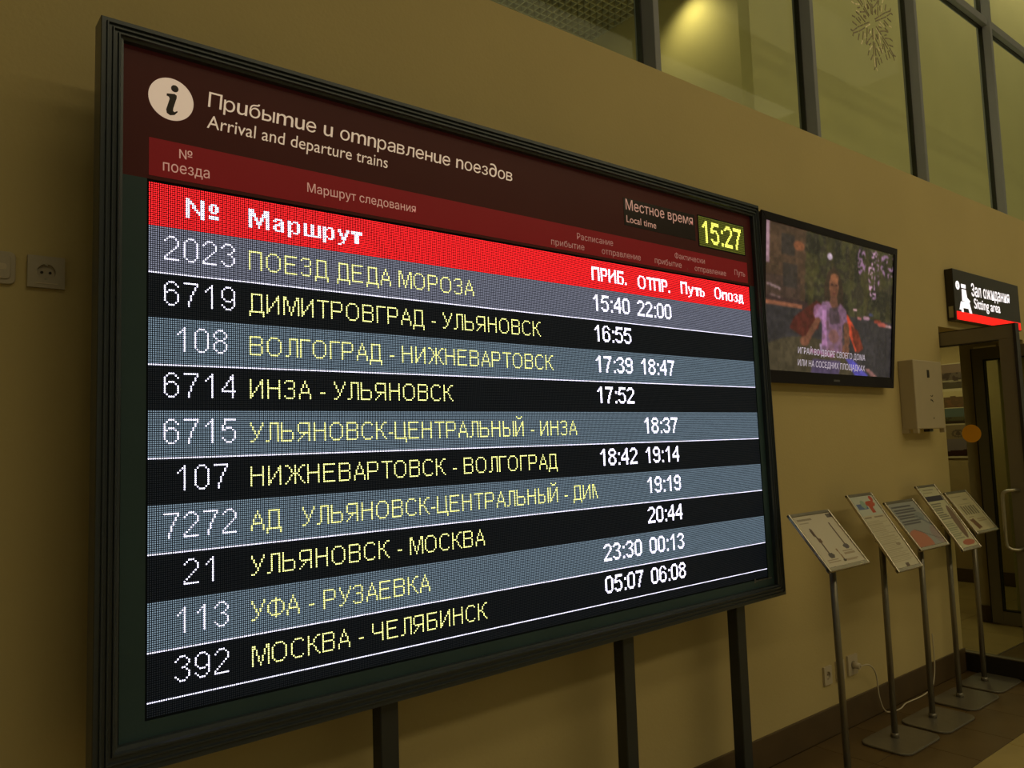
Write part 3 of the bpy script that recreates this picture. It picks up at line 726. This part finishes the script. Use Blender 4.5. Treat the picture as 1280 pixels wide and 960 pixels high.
put(I, inpoly(u, v, [(.34, .90), (.56, .90), (.55, 1), (.33, 1)]), (86, 74, 130), .7); put(I, inpoly(u, v, [(.60, .88), (.66, .88), (.80, 1.0), (.68, 1.0)]), (84, 84, 190)); put(I, inpoly(u, v, [(.76, .94), (.80, .94), (.88, 1.0), (.82, 1.0)]), (150, 110, 100))
for _ in range(2):
    K = np.pad(I, ((1, 1), (1, 1), (0, 0)), 'edge'); I = (K[1:-1, 1:-1] * 2 + K[:-2, 1:-1] + K[2:, 1:-1] + K[1:-1, :-2] + K[1:-1, 2:]) / 6
I = I * (0.84 + 0.30 * vnoise(u, v, 21, 60, 40)[..., None]) * (0.9 + 0.2 * n2[..., None])
I = I * (1.02, 0.92, 0.96)
I = I * 0.88 + I.mean(axis=2, keepdims=True) * 0.12
scr = quadfn(TP(-0.008)(SX0, SY0), TP(-0.008)(SX1, SY0), TP(-0.008)(SX1, SY1), TP(-0.008)(SX0, SY1), PW, PH)
raster('screen', PW, PH, scr, s2l(I), M_tvscr, tv, label='lit picture of a girl in a white and pink shirt outdoors')
sf2 = lambda a, c: scr(a, c) + nrm * 0.0015
text('ИГРАЙ ВО ДВОРЕ СВОЕГО ДОМА', 0.232 * PW, 0.872 * PH, 0.765 * PW, 0.882 * PH, 6.0, sf2, M_sub, tv)
text('ИЛИ НА СОСЕДНИХ ПЛОЩАДКАХ', 0.232 * PW, 0.958 * PH, 0.765 * PW, 0.965 * PH, 6.0, sf2, M_sub, tv)
tvprism([(0.50, 0.962), (0.545, 0.962), (0.545, 0.975), (0.50, 0.975)], 0.0, 0.0006, 'maker_mark', M_tvlogo)
MB().box(3.95, 4.35, 2.325, W - 0.002, 2.1, 2.5).build('wall_bracket', M_leg, tv)

# ------------------------------------------------------------------ illuminated direction sign
sg = thing('direction_sign', 'black lit sign with white lettering and a red bar above the doorway', 'sign', (6.45, 2.31, 2.38))
gy = 2.283
SGT, SGB = 2.755, 2.385
MB().box(5.853, 7.085, gy, W, SGB - 0.0, SGT).build('sign_case', M_sign, sg, bevel=0.004)
MB().box(5.875, 7.07, gy - 0.002, gy, SGB + 0.006, SGB + 0.065).build('red_bar', M_signr, sg)
MB().box(5.849, 5.853, 2.295, 2.325, SGB + 0.02, SGB + 0.10).build('latch', M_steel, sg)
SF = lambda a, c: np.stack([5.853 + 1.232 * np.asarray(a, float), np.full(np.shape(a), gy - 0.0015), SGT - (SGT - SGB) * np.asarray(c, float)], -1)
text('Зал ожидания', 0.245, 0.46, 0.83, 0.44, 0.235, SF, M_signw, sg, offset=0.012)
text('Sitting area', 0.27, 0.70, 0.665, 0.69, 0.195, SF, M_signw, sg, offset=0.012)
pic = MB()
def spoly(pts): pic.prism(pts, lambda a, c: SF(a, c), lambda a, c: SF(a, c) + np.array((0, 0.0015, 0)))
def circ(cx_, cy_, r, n=20, q=0.3): return [(cx_ + r * q * math.cos(2 * math.pi * k / n), cy_ + r * math.sin(2 * math.pi * k / n)) for k in range(n)]
ring = circ(0.055, 0.315, 0.085); inn = circ(0.055, 0.315, 0.045)
for k in range(20):
    j = (k + 1) % 20; spoly([ring[k], ring[j], inn[j], inn[k]])
spoly([(0.052, 0.27), (0.058, 0.27), (0.058, 0.32), (0.07, 0.335), (0.066, 0.35), (0.052, 0.33)])
spoly([(0.105, 0.27), (0.165, 0.27), (0.165, 0.345), (0.105, 0.345)])
spoly([(0.11, 0.37), (0.165, 0.37), (0.175, 0.52), (0.215, 0.58), (0.205, 0.62), (0.16, 0.60), (0.105, 0.60)])
spoly([(0.06, 0.78), (0.085, 0.62), (0.16, 0.60), (0.205, 0.63), (0.235, 0.86), (0.205, 0.88), (0.185, 0.74), (0.11, 0.74), (0.115, 0.90), (0.09, 0.90), (0.085, 0.78)])
pic.build('waiting_pictogram', M_signw, sg)

# ------------------------------------------------------------------ dispenser, sockets
dp = thing('wall_dispenser', 'white metal dispenser box on the wall beside the doorway', 'dispenser', (5.25, 2.3, 1.60))
dy = 2.243
mb = MB(); mb.box(5.05, 5.455, dy, W, 1.625, 2.066); mb.build('case', M_disp, dp, bevel=0.006)
for (x0, x1) in ((5.05, 5.075), (5.43, 5.455)): MB().box(x0, x1, dy, dy + 0.03, 1.600, 1.627).build('foot', M_disp, dp)
MB().box(5.05, 5.075, 2.30, W, 1.600, 1.627).build('foot', M_disp, dp)
MB().box(5.235, 5.268, dy - 0.001, dy + 0.004, 1.955, 2.005).build('view_slot', M_hole, dp)
MB().box(5.245, 5.295, dy + 0.012, dy + 0.05, 1.607, 1.627).build('outlet_nozzle', M_dark, dp)
lg = MB()
for (x0, z0, x1, z1) in ((5.262, 1.835, 5.272, 1.839), (5.276, 1.832, 5.29, 1.837), (5.29, 1.837, 5.297, 1.843), (5.262, 1.806, 5.275, 1.816), (5.28, 1.802, 5.292, 1.812), (5.292, 1.797, 5.302, 1.802), (5.285, 1.69, 5.297, 1.697)):
    lg.box(x0, x1, dy - 0.001, dy, z0, z1)
lg.build('printed_mark', M_patch, dp, kind='stuff')

def socket(name, x0, x1, z0, z1, label, group=None, plate=M_plast2, r=0.021):
    t = thing(name, label, 'socket', ((x0 + x1) / 2, W, z0), group)
    cx_, cz_ = (x0 + x1) / 2, (z0 + z1) / 2; hw, hh = (x1 - x0) / 2, (z1 - z0) / 2
    n = 32; yf = W - 0.012; mb = MB()
    sq = []; ci = []
    for k in range(n):
        a = 2 * math.pi * k / n; c_, s_ = math.cos(a), math.sin(a); f = 1 / max(abs(c_), abs(s_))
        sq.append((cx_ + hw * c_ * f, cz_ + hh * s_ * f)); ci.append((cx_ + r * c_, cz_ + r * s_))
    for k in range(n):
        j = (k + 1) % n
        mb.poly([(sq[k][0], yf, sq[k][1]), (sq[j][0], yf, sq[j][1]), (ci[j][0], yf, ci[j][1]), (ci[k][0], yf, ci[k][1])])
        mb.poly([(ci[k][0], yf, ci[k][1]), (ci[j][0], yf, ci[j][1]), (ci[j][0], W - 0.001, ci[j][1]), (ci[k][0], W - 0.001, ci[k][1])])
        mb.poly([(sq[k][0], W, sq[k][1]), (sq[j][0], W, sq[j][1]), (sq[j][0], yf, sq[j][1]), (sq[k][0], yf, sq[k][1])])
    mb.build('cover_plate', plate, t)
    w_ = MB()
    for k in range(n):
        j = (k + 1) % n; w_.poly([(ci[k][0], W - 0.002, ci[k][1]), (ci[j][0], W - 0.002, ci[j][1]), (cx_, W - 0.002, cz_)])
    w_.build('well', plate, t)
    for dx in (-0.0095, 0.0095):
        MB().tube([(cx_ + dx, W - 0.0045, cz_), (cx_ + dx, W - 0.002, cz_)], 0.0035, 10).build('pin_hole', M_hole, t)
    for dz in (-r + 0.002, r - 0.002):
        MB().box(cx_ - 0.003, cx_ + 0.003, W - 0.011, W - 0.003, cz_ + dz - 0.0015, cz_ + dz + 0.0015).build('earth_clip', M_steel, t)
    return t
s1 = socket('power_socket', 0.274, 0.359, 2.054, 2.138, 'square power socket high on the wall to the left of the departures board')
MB().box(0.290, 0.343, W - 0.0135, W - 0.012, 2.064, 2.067).build('rim_line', M_plast, s1)
sw = thing('light_switch', 'rounded light switch at the left edge of the photo', 'switch', (0.2, W, 2.06))
q = MB(); q.prism(rrect(0.158, 0.248, 2.056, 2.140, 0.014), lambda a, c: (a, W, c), lambda a, c: (a, W - 0.010, c)); q.build('cover_plate', M_plast2, sw, bevel=0.002)
q = MB(); q.prism(rrect(0.170, 0.237, 2.068, 2.130, 0.010), lambda a, c: (a, W - 0.010, c), lambda a, c: (a, W - 0.014, c)); q.build('rocker', M_plast2, sw, bevel=0.002)
q = MB(); q.prism(rrect(0.205, 0.228, 2.092, 2.108, 0.006), lambda a, c: (a, W - 0.014, c), lambda a, c: (a, W - 0.0145, c)); q.build('indicator', M_plast, sw)
socket('power_socket', 3.941, 4.016, 0.272, 0.366, 'low wall socket standing apart, left of the first sign stand pole', plate=M_plast)
socket('power_socket', 4.070, 4.150, 0.268, 0.372, 'low wall socket half hidden behind the first sign stand pole', plate=M_plast)
s4 = socket('power_socket', 4.190, 4.290, 0.272, 0.378, 'low wall socket with a white plug in it, rightmost of the three', plate=M_plast)
pl = thing('plug', 'white plug and cable hanging from the low wall socket to the floor', 'cable', (4.24, W - 0.012, 0.325))
MB().tube([(4.24, W - 0.004, 0.325), (4.245, W - 0.05, 0.322)], [0.019, 0.016], 14).build('plug_body', M_plast, pl)
def bez(pts, n=10):
    pts = [Vector(p) for p in pts]; out = []
    P = [pts[0]] + pts + [pts[-1]]
    for i in range(1, len(P) - 2):
        for k in range(n):
            t = k / n; a, b_, c_, d_ = P[i - 1], P[i], P[i + 1], P[i + 2]
            out.append(0.5 * ((2 * b_) + (-a + c_) * t + (2 * a - 5 * b_ + 4 * c_ - d_) * t * t + (-a + 3 * b_ - 3 * c_ + d_) * t ** 3))
    out.append(pts[-1]); return out
MB().tube(bez([(4.245, 2.29, 0.322), (4.33, 2.285, 0.315), (4.41, 2.29, 0.25), (4.44, 2.295, 0.12), (4.485, 2.295, 0.035), (4.55, 2.29, 0.006), (4.65, 2.28, 0.006), (4.76, 2.30, 0.006), (4.90, 2.295, 0.006), (5.03, 2.30, 0.006), (5.12, 2.30, 0.03), (5.19, 2.31, 0.14), (5.21, 2.32, 0.33)]), 0.004, 8).build('cable', M_cable, pl)

# ------------------------------------------------------------------ sign stands
def sheet(kind, N, Mh):
    vv, uu = np.mgrid[0:Mh, 0:N]; u = (uu + 0.5) / N; v = (vv + 0.5) / Mh; I = np.zeros((Mh, N, 3)); rs = np.random.RandomState(ord(kind[0]))
    def lines(u0, u1, v0, v1, n, col, a=0.6, jag=0.15):
        for k in range(n):
            vc = v0 + (v1 - v0) * (k + .5) / n; e = u1 - rs.rand() * jag * (u1 - u0)
            put(I, (u > u0) & (u < e) & (np.abs(v - vc) < (v1 - v0) / n * .27), col, a)
    if kind == 'cutlery':
        I[:] = (206, 196, 176); lines(.08, .5, .05, .11, 1, (110, 96, 76)); lines(.08, .34, .13, .17, 1, (140, 124, 100))
        put(I, (u > .86) & (v > .02) & (v < .10), (70, 60, 60), .9)
        put(I, seg(u, v, .24, .30, .28, .82, .016), (96, 74, 60)); put(I, ell(u, v, .235, .34, .035, .09), (86, 62, 50)); put(I, ell(u, v, .275, .50, .05, .05), (104, 76, 58)); put(I, ell(u, v, .285, .80, .075, .05), (84, 76, 76))
        put(I, seg(u, v, .80, .20, .80, .66, .018), (92, 66, 52)); put(I, ell(u, v, .795, .68, .075, .05), (90, 80, 84))
        put(I, seg(u, v, .50, .70, .52, .90, .014), (134, 96, 60)); put(I, ell(u, v, .52, .92, .04, .03), (60, 46, 40))
        lines(.10, .42, .86, .93, 2, (140, 116, 90)); lines(.62, .92, .74, .84, 3, (140, 116, 90)); lines(.56, .88, .90, .95, 2, (150, 126, 100))
    elif kind == 'puzzle':
        I[:] = (204, 196, 170); put(I, (v < .28), (196, 200, 188)); put(I, (u > .10) & (u < .52) & (v > .11) & (v < .19), (92, 112, 160)); put(I, ell(u, v, .40, .12, .10, .06), (150, 176, 158))
        put(I, ell(u, v, .70, .12, .2, .045), (190, 84, 50)); put(I, (u > .56) & (u < .72) & (v > .08) & (v < .25), (186, 78, 46)); put(I, ell(u, v, .86, .05, .08, .04), (190, 70, 50))
        lines(.08, .40, .29, .32, 1, (110, 90, 70)); lines(.5, .92, .29, .32, 1, (110, 90, 70)); lines(.06, .94, .35, .93, 26, (166, 152, 120), .55, .4)
        put(I, ell(u, v, .72, .70, .10, .02), (130, 110, 84), .6); put(I, (u > .45) & (u < .6) & (v > .955), (80, 60, 50), .8)
    elif kind == 'grey':
        I[:] = (150, 152, 150); put(I, v < .5, (160, 162, 158), .6); lines(.08, .86, .06, .52, 7, (66, 64, 72), .75, .25)
        put(I, ell(u, v, .25, .92, .35, .30), (190, 110, 80), .85); put(I, ell(u, v, .95, .8, .2, .2), (150, 130, 130), .8); put(I, ell(u, v, .8, .35, .16, .10), (120, 128, 130), .6)
        put(I, seg(u, v, .3, .62, .95, .90, .012), (110, 104, 104), .8); put(I, seg(u, v, .78, .40, .98, .56, .03), (104, 108, 116), .7)
    elif kind == 'notice':
        I[:] = (196, 192, 160); lines(.2, .8, .03, .06, 1, (120, 110, 90)); lines(.1, .7, .08, .11, 1, (150, 140, 110)); put(I, (u > .04) & (u < .97) & (v > .155) & (v < .235), (52, 46, 66))
        lines(.08, .78, .27, .55, 8, (96, 92, 84), .7, .5); lines(.08, .6, .57, .86, 9, (120, 124, 104), .6, .4); put(I, ell(u, v, .80, .60, .16, .28, .3), (110, 84, 70), .85); put(I, ell(u, v, .62, .93, .34, .045), (176, 92, 70), .85)
    else:
        I[:] = (196, 186, 150); lines(.1, .62, .07, .12, 1, (130, 118, 84)); lines(.56, .82, .16, .21, 1, (130, 118, 84)); 
        for k in range(6): put(I, (u > .18 + .12 * k) & (u < .25 + .12 * k) & (v > .34 + .02 * (k % 2)) & (v < .58), (96, 86, 62), .85)
        lines(.14, .86, .28, .32, 1, (150, 138, 104)); lines(.2, .45, .61, .66, 1, (130, 112, 80)); lines(.5, .95, .68, .8, 2, (140, 120, 84)); put(I, inpoly(u, v, [(.14, .70), (.34, .68), (.46, .92), (.24, .95)]), (112, 76, 46))
    return s2l(I)
def stand(px, py, cx_, w_, L, zt, zb, yt, yb, kind, label, bw=0.40, bd=0.26, lean=0.0):
    t = thing('sign_stand', label, 'sign stand', (px, py, 0), None)
    q = MB(); q.prism(rrect(px - bw / 2 + 0.0, px + bw / 2, py - bd / 2 - 0.03, py + bd / 2 - 0.03, 0.06), lambda a, c: (a, c, 0.0), lambda a, c: (a, c, 0.012)); q.build('base_plate', M_pole, t, bevel=0.004)
    TLp, TRp = np.array((cx_ - w_ / 2, yt, zt)), np.array((cx_ + w_ / 2, yt, zt)); BLp, BRp = np.array((cx_ - w_ / 2, yb, zb)), np.array((cx_ + w_ / 2, yb, zb))
    n_ = np.cross(TRp - TLp, BLp - TLp); n_ /= np.linalg.norm(n_)
    if n_[2] < 0: n_ = -n_
    mid = (TLp + BRp) / 2 - n_ * 0.012
    tt = (py - yb) / (yt - yb); pz = zb + (zt - zb) * tt - 0.02
    MB().tube([(px + lean, py, 0.010), (px, py, pz)], 0.0155, 16).build('pole', M_pole, t)
    MB().tube([(px + lean * 0.97, py, 0.010), (px + lean * 0.97, py, 0.035)], 0.021, 16).build('pole_foot', M_pole, t)
    Q = quadfn(TLp, TRp, BRp, BLp, 1, 1)
    def pf(d): return lambda a, c: Q(a, c) + n_ * d
    def pp(pts, d0, d1, nm, mt, **k):
        mb = MB(); mb.prism(pts, lambda a, c: pf(d0)(a, c), lambda a, c: pf(d1)(a, c)); return mb.build(nm, mt, t, **k)
    pp([(0.01, 0.01), (0.99, 0.01), (0.99, 0.99), (0.01, 0.99)], -0.008, -0.001, 'back_plate', M_pole)
    ex, ey = 0.012 / w_, 0.016 / L
    pp([(0, 0), (ex, 0), (ex, 1), (0, 1)], -0.008, 0.007, 'rail', M_rail, bevel=0.003); pp([(1 - ex, 0), (1, 0), (1, 1), (1 - ex, 1)], -0.008, 0.007, 'rail', M_rail, bevel=0.003)
    pp([(0, 0), (1, 0), (1, ey), (0, ey)], -0.008, 0.005, 'rail', M_pole, bevel=0.003); pp([(0, 1 - 1.3 * ey), (1, 1 - 1.3 * ey), (1, 1), (0, 1)], -0.012, 0.006, 'rail', M_rail, bevel=0.004)
    MB().box(px - 0.03, px + 0.03, py - 0.02, py + 0.02, pz - 0.035, pz - 0.012).build('tilt_joint', M_dark, t)
    N = 60; Mh = int(N * L / w_); g0 = quadfn(pf(0.0005)(ex, ey), pf(0.0005)(1 - ex, ey), pf(0.0005)(1 - ex, 1 - 1.2 * ey), pf(0.0005)(ex, 1 - 1.2 * ey), N, Mh)
    raster('printed_sheet', N, Mh, g0, sheet(kind, N, Mh), M_print, t)
    return t
stand(3.384, 1.93, 3.369, 0.346, 0.305, 1.248, 1.012, 2.022, 1.833, 'cutlery', 'sign stand nearest the board, its sheet showing cutlery', lean=0.028)
stand(4.181, 2.09, 4.213, 0.275, 0.465, 1.275, 0.888, 2.218, 1.960, 'puzzle', 'tall portrait sign stand with blue and red shapes at the top of its sheet')
stand(4.616, 2.086, 4.588, 0.355, 0.325, 1.214, 0.958, 2.180, 1.990, 'grey', 'sign stand with a greyish sheet, dark text lines and an orange lower corner')
stand(5.086, 2.13, 5.112, 0.265, 0.465, 1.271, 0.893, 2.257, 2.005, 'notice', 'tall portrait sign stand whose sheet has a dark navy bar near the top')
stand(5.514, 2.151, 5.512, 0.330, 0.325, 1.209, 0.955, 2.245, 2.060, 'chart', 'sign stand nearest the doorway, its sheet with a row of dark bars', bw=0.38)

# ------------------------------------------------------------------ doors
d1 = thing('door_1', None, None, (5.72, 2.37, 0)); tag(d1, kind='structure')
MB().box(5.70, 5.745, 1.885, 2.372, 2.195, 2.290).build('top_rail', M_dalu, d1, bevel=0.003)
MB().box(5.699, 5.746, 1.885, 2.372, 2.287, 2.293).build('edge_strip', M_dark, d1)
MB().box(5.699, 5.746, 1.975, 2.372, 2.189, 2.195).build('edge_strip', M_dark, d1)
MB().box(5.70, 5.745, 1.885, 1.975, 0.005, 2.195).build('stile', M_dalu, d1, bevel=0.003)
MB().box(5.692, 5.752, 1.868, 1.886, 0.005, 2.293).build('edge_strip', M_dark, d1)
MB().box(5.695, 5.75, 1.975, 2.372, 0.004, 0.122).build('bottom_rail', M_dark, d1, bevel=0.004)
MB().box(5.694, 5.751, 1.975, 2.372, 0.122, 0.128).build('glazing_bead', M_dalu, d1)
MB().box(5.718, 5.726, 1.975, 2.372, 0.128, 2.189).build('door_glass', M_dglass, d1)
MB().tube(bez([(5.70, 1.93, 1.21), (5.655, 1.95, 1.215), (5.63, 1.985, 1.205), (5.625, 2.0, 1.17), (5.625, 2.0, 1.0), (5.625, 2.0, 0.88), (5.63, 1.985, 0.845), (5.655, 1.95, 0.835), (5.70, 1.93, 0.84)], 6), 0.011, 12).build('door_handle', M_steel, d1)
ws = MB(); ws.prism([(2.190 + 0.060 * math.cos(2 * math.pi * k / 40), 1.585 + 0.060 * math.sin(2 * math.pi * k / 40)) for k in range(40)], lambda a, c: (5.7165, a, c), lambda a, c: (5.7178, a, c))
wo = ws.build('warning_dot', M_orange, None); tag(wo, 'round orange warning dot stuck on the open glass door', 'sticker')

d2 = thing('door_2', None, None, (7.24, 2.3, 0)); tag(d2, kind='structure')
Y0, Y1 = 1.95, 2.718
for (a_, b_, c_, d_, nm) in ((Y1 - 0.085, Y1, 0.01, 2.30, 'stile'), (Y0, Y0 + 0.085, 0.01, 2.30, 'stile'), (Y0 + 0.085, Y1 - 0.085, 2.20, 2.30, 'top_rail'), (Y0 + 0.085, Y1 - 0.085, 0.01, 0.115, 'bottom_rail')):
    MB().box(7.218, 7.262, a_, b_, c_, d_).build(nm, M_dalu, d2, bevel=0.003)
for (a_, b_, c_, d_) in ((Y1 - 0.095, Y1 - 0.085, 0.115, 2.20), (Y0 + 0.085, Y0 + 0.095, 0.115, 2.20), (Y0 + 0.095, Y1 - 0.095, 0.115, 0.125), (Y0 + 0.095, Y1 - 0.095, 2.19, 2.20)):
    MB().box(7.216, 7.264, a_, b_, c_, d_).build('gasket', M_gask, d2)
MB().box(7.236, 7.244, Y0 + 0.095, Y1 - 0.095, 0.125, 2.19).build('door_glass', M_dglass, d2)
MB().box(7.214, 7.266, Y1, Y1 + 0.006, 0.01, 2.30).build('edge_strip', M_dark, d2)

# ------------------------------------------------------------------ photo panel on the far vestibule wall
po = thing('photo_panel', 'tall printed panel of landscape photographs on the far vestibule wall', 'poster', (9.04, 3.6, 1.32))
MB().box(9.036, 9.05, 3.44, 3.82, 1.315, 2.345).build('panel_board', M_jamb, po, bevel=0.002)
def photo(z0, z1, kind):
    N, Mh = 36, int(36 * (z1 - z0) / 0.36); vv, uu = np.mgrid[0:Mh, 0:N]; u = (uu + .5) / N; v = (vv + .5) / Mh; I = np.zeros((Mh, N, 3)); n1 = vnoise(u, v, len(kind), 10, 8)
    if kind == 'village':
        I[:] = (128, 104, 88); put(I, v > .35, (70, 54, 46)); put(I, (v > .35) & (n1 > .55), (110, 96, 84), .7); put(I, (v > .78), (84, 74, 56)); put(I, (np.abs(v - .68) < .04) & (n1 > .4), (170, 160, 130), .8)
    elif kind == 'hills':
        I[:] = (190, 172, 130); put(I, v > .42 - .1 * np.sin(u * 3), (104, 80, 56)); put(I, (v > .5) & (n1 > .5), (124, 88, 60), .7)
    elif kind == 'lake':
        I[:] = (92, 104, 98); put(I, v > .55, (70, 66, 46)); put(I, (v > .55) & (n1 > .5), (100, 96, 64), .6); put(I, (v > .8), (58, 46, 34))
    else:
        I[:] = (134, 116, 88); put(I, v > .45, (120, 108, 108)); put(I, ell(u, v, .6, .28, .2, .13) & ~ell(u, v, .6, .28, .13, .08), (100, 84, 66)); put(I, ell(u, v, .6, .28, .07, .07), (92, 76, 60)); put(I, (v > .86 - .08 * u), (56, 32, 24))
    f = quadfn((9.0345, 3.80, z1), (9.0345, 3.455, z1), (9.0345, 3.455, z0), (9.0345, 3.80, z0), N, Mh)
    raster('photograph', N, Mh, f, s2l(I), M_print, po)
photo(2.07, 2.335, 'village'); photo(1.865, 2.04, 'hills'); photo(1.69, 1.855, 'lake'); photo(1.34, 1.675, 'emblem')
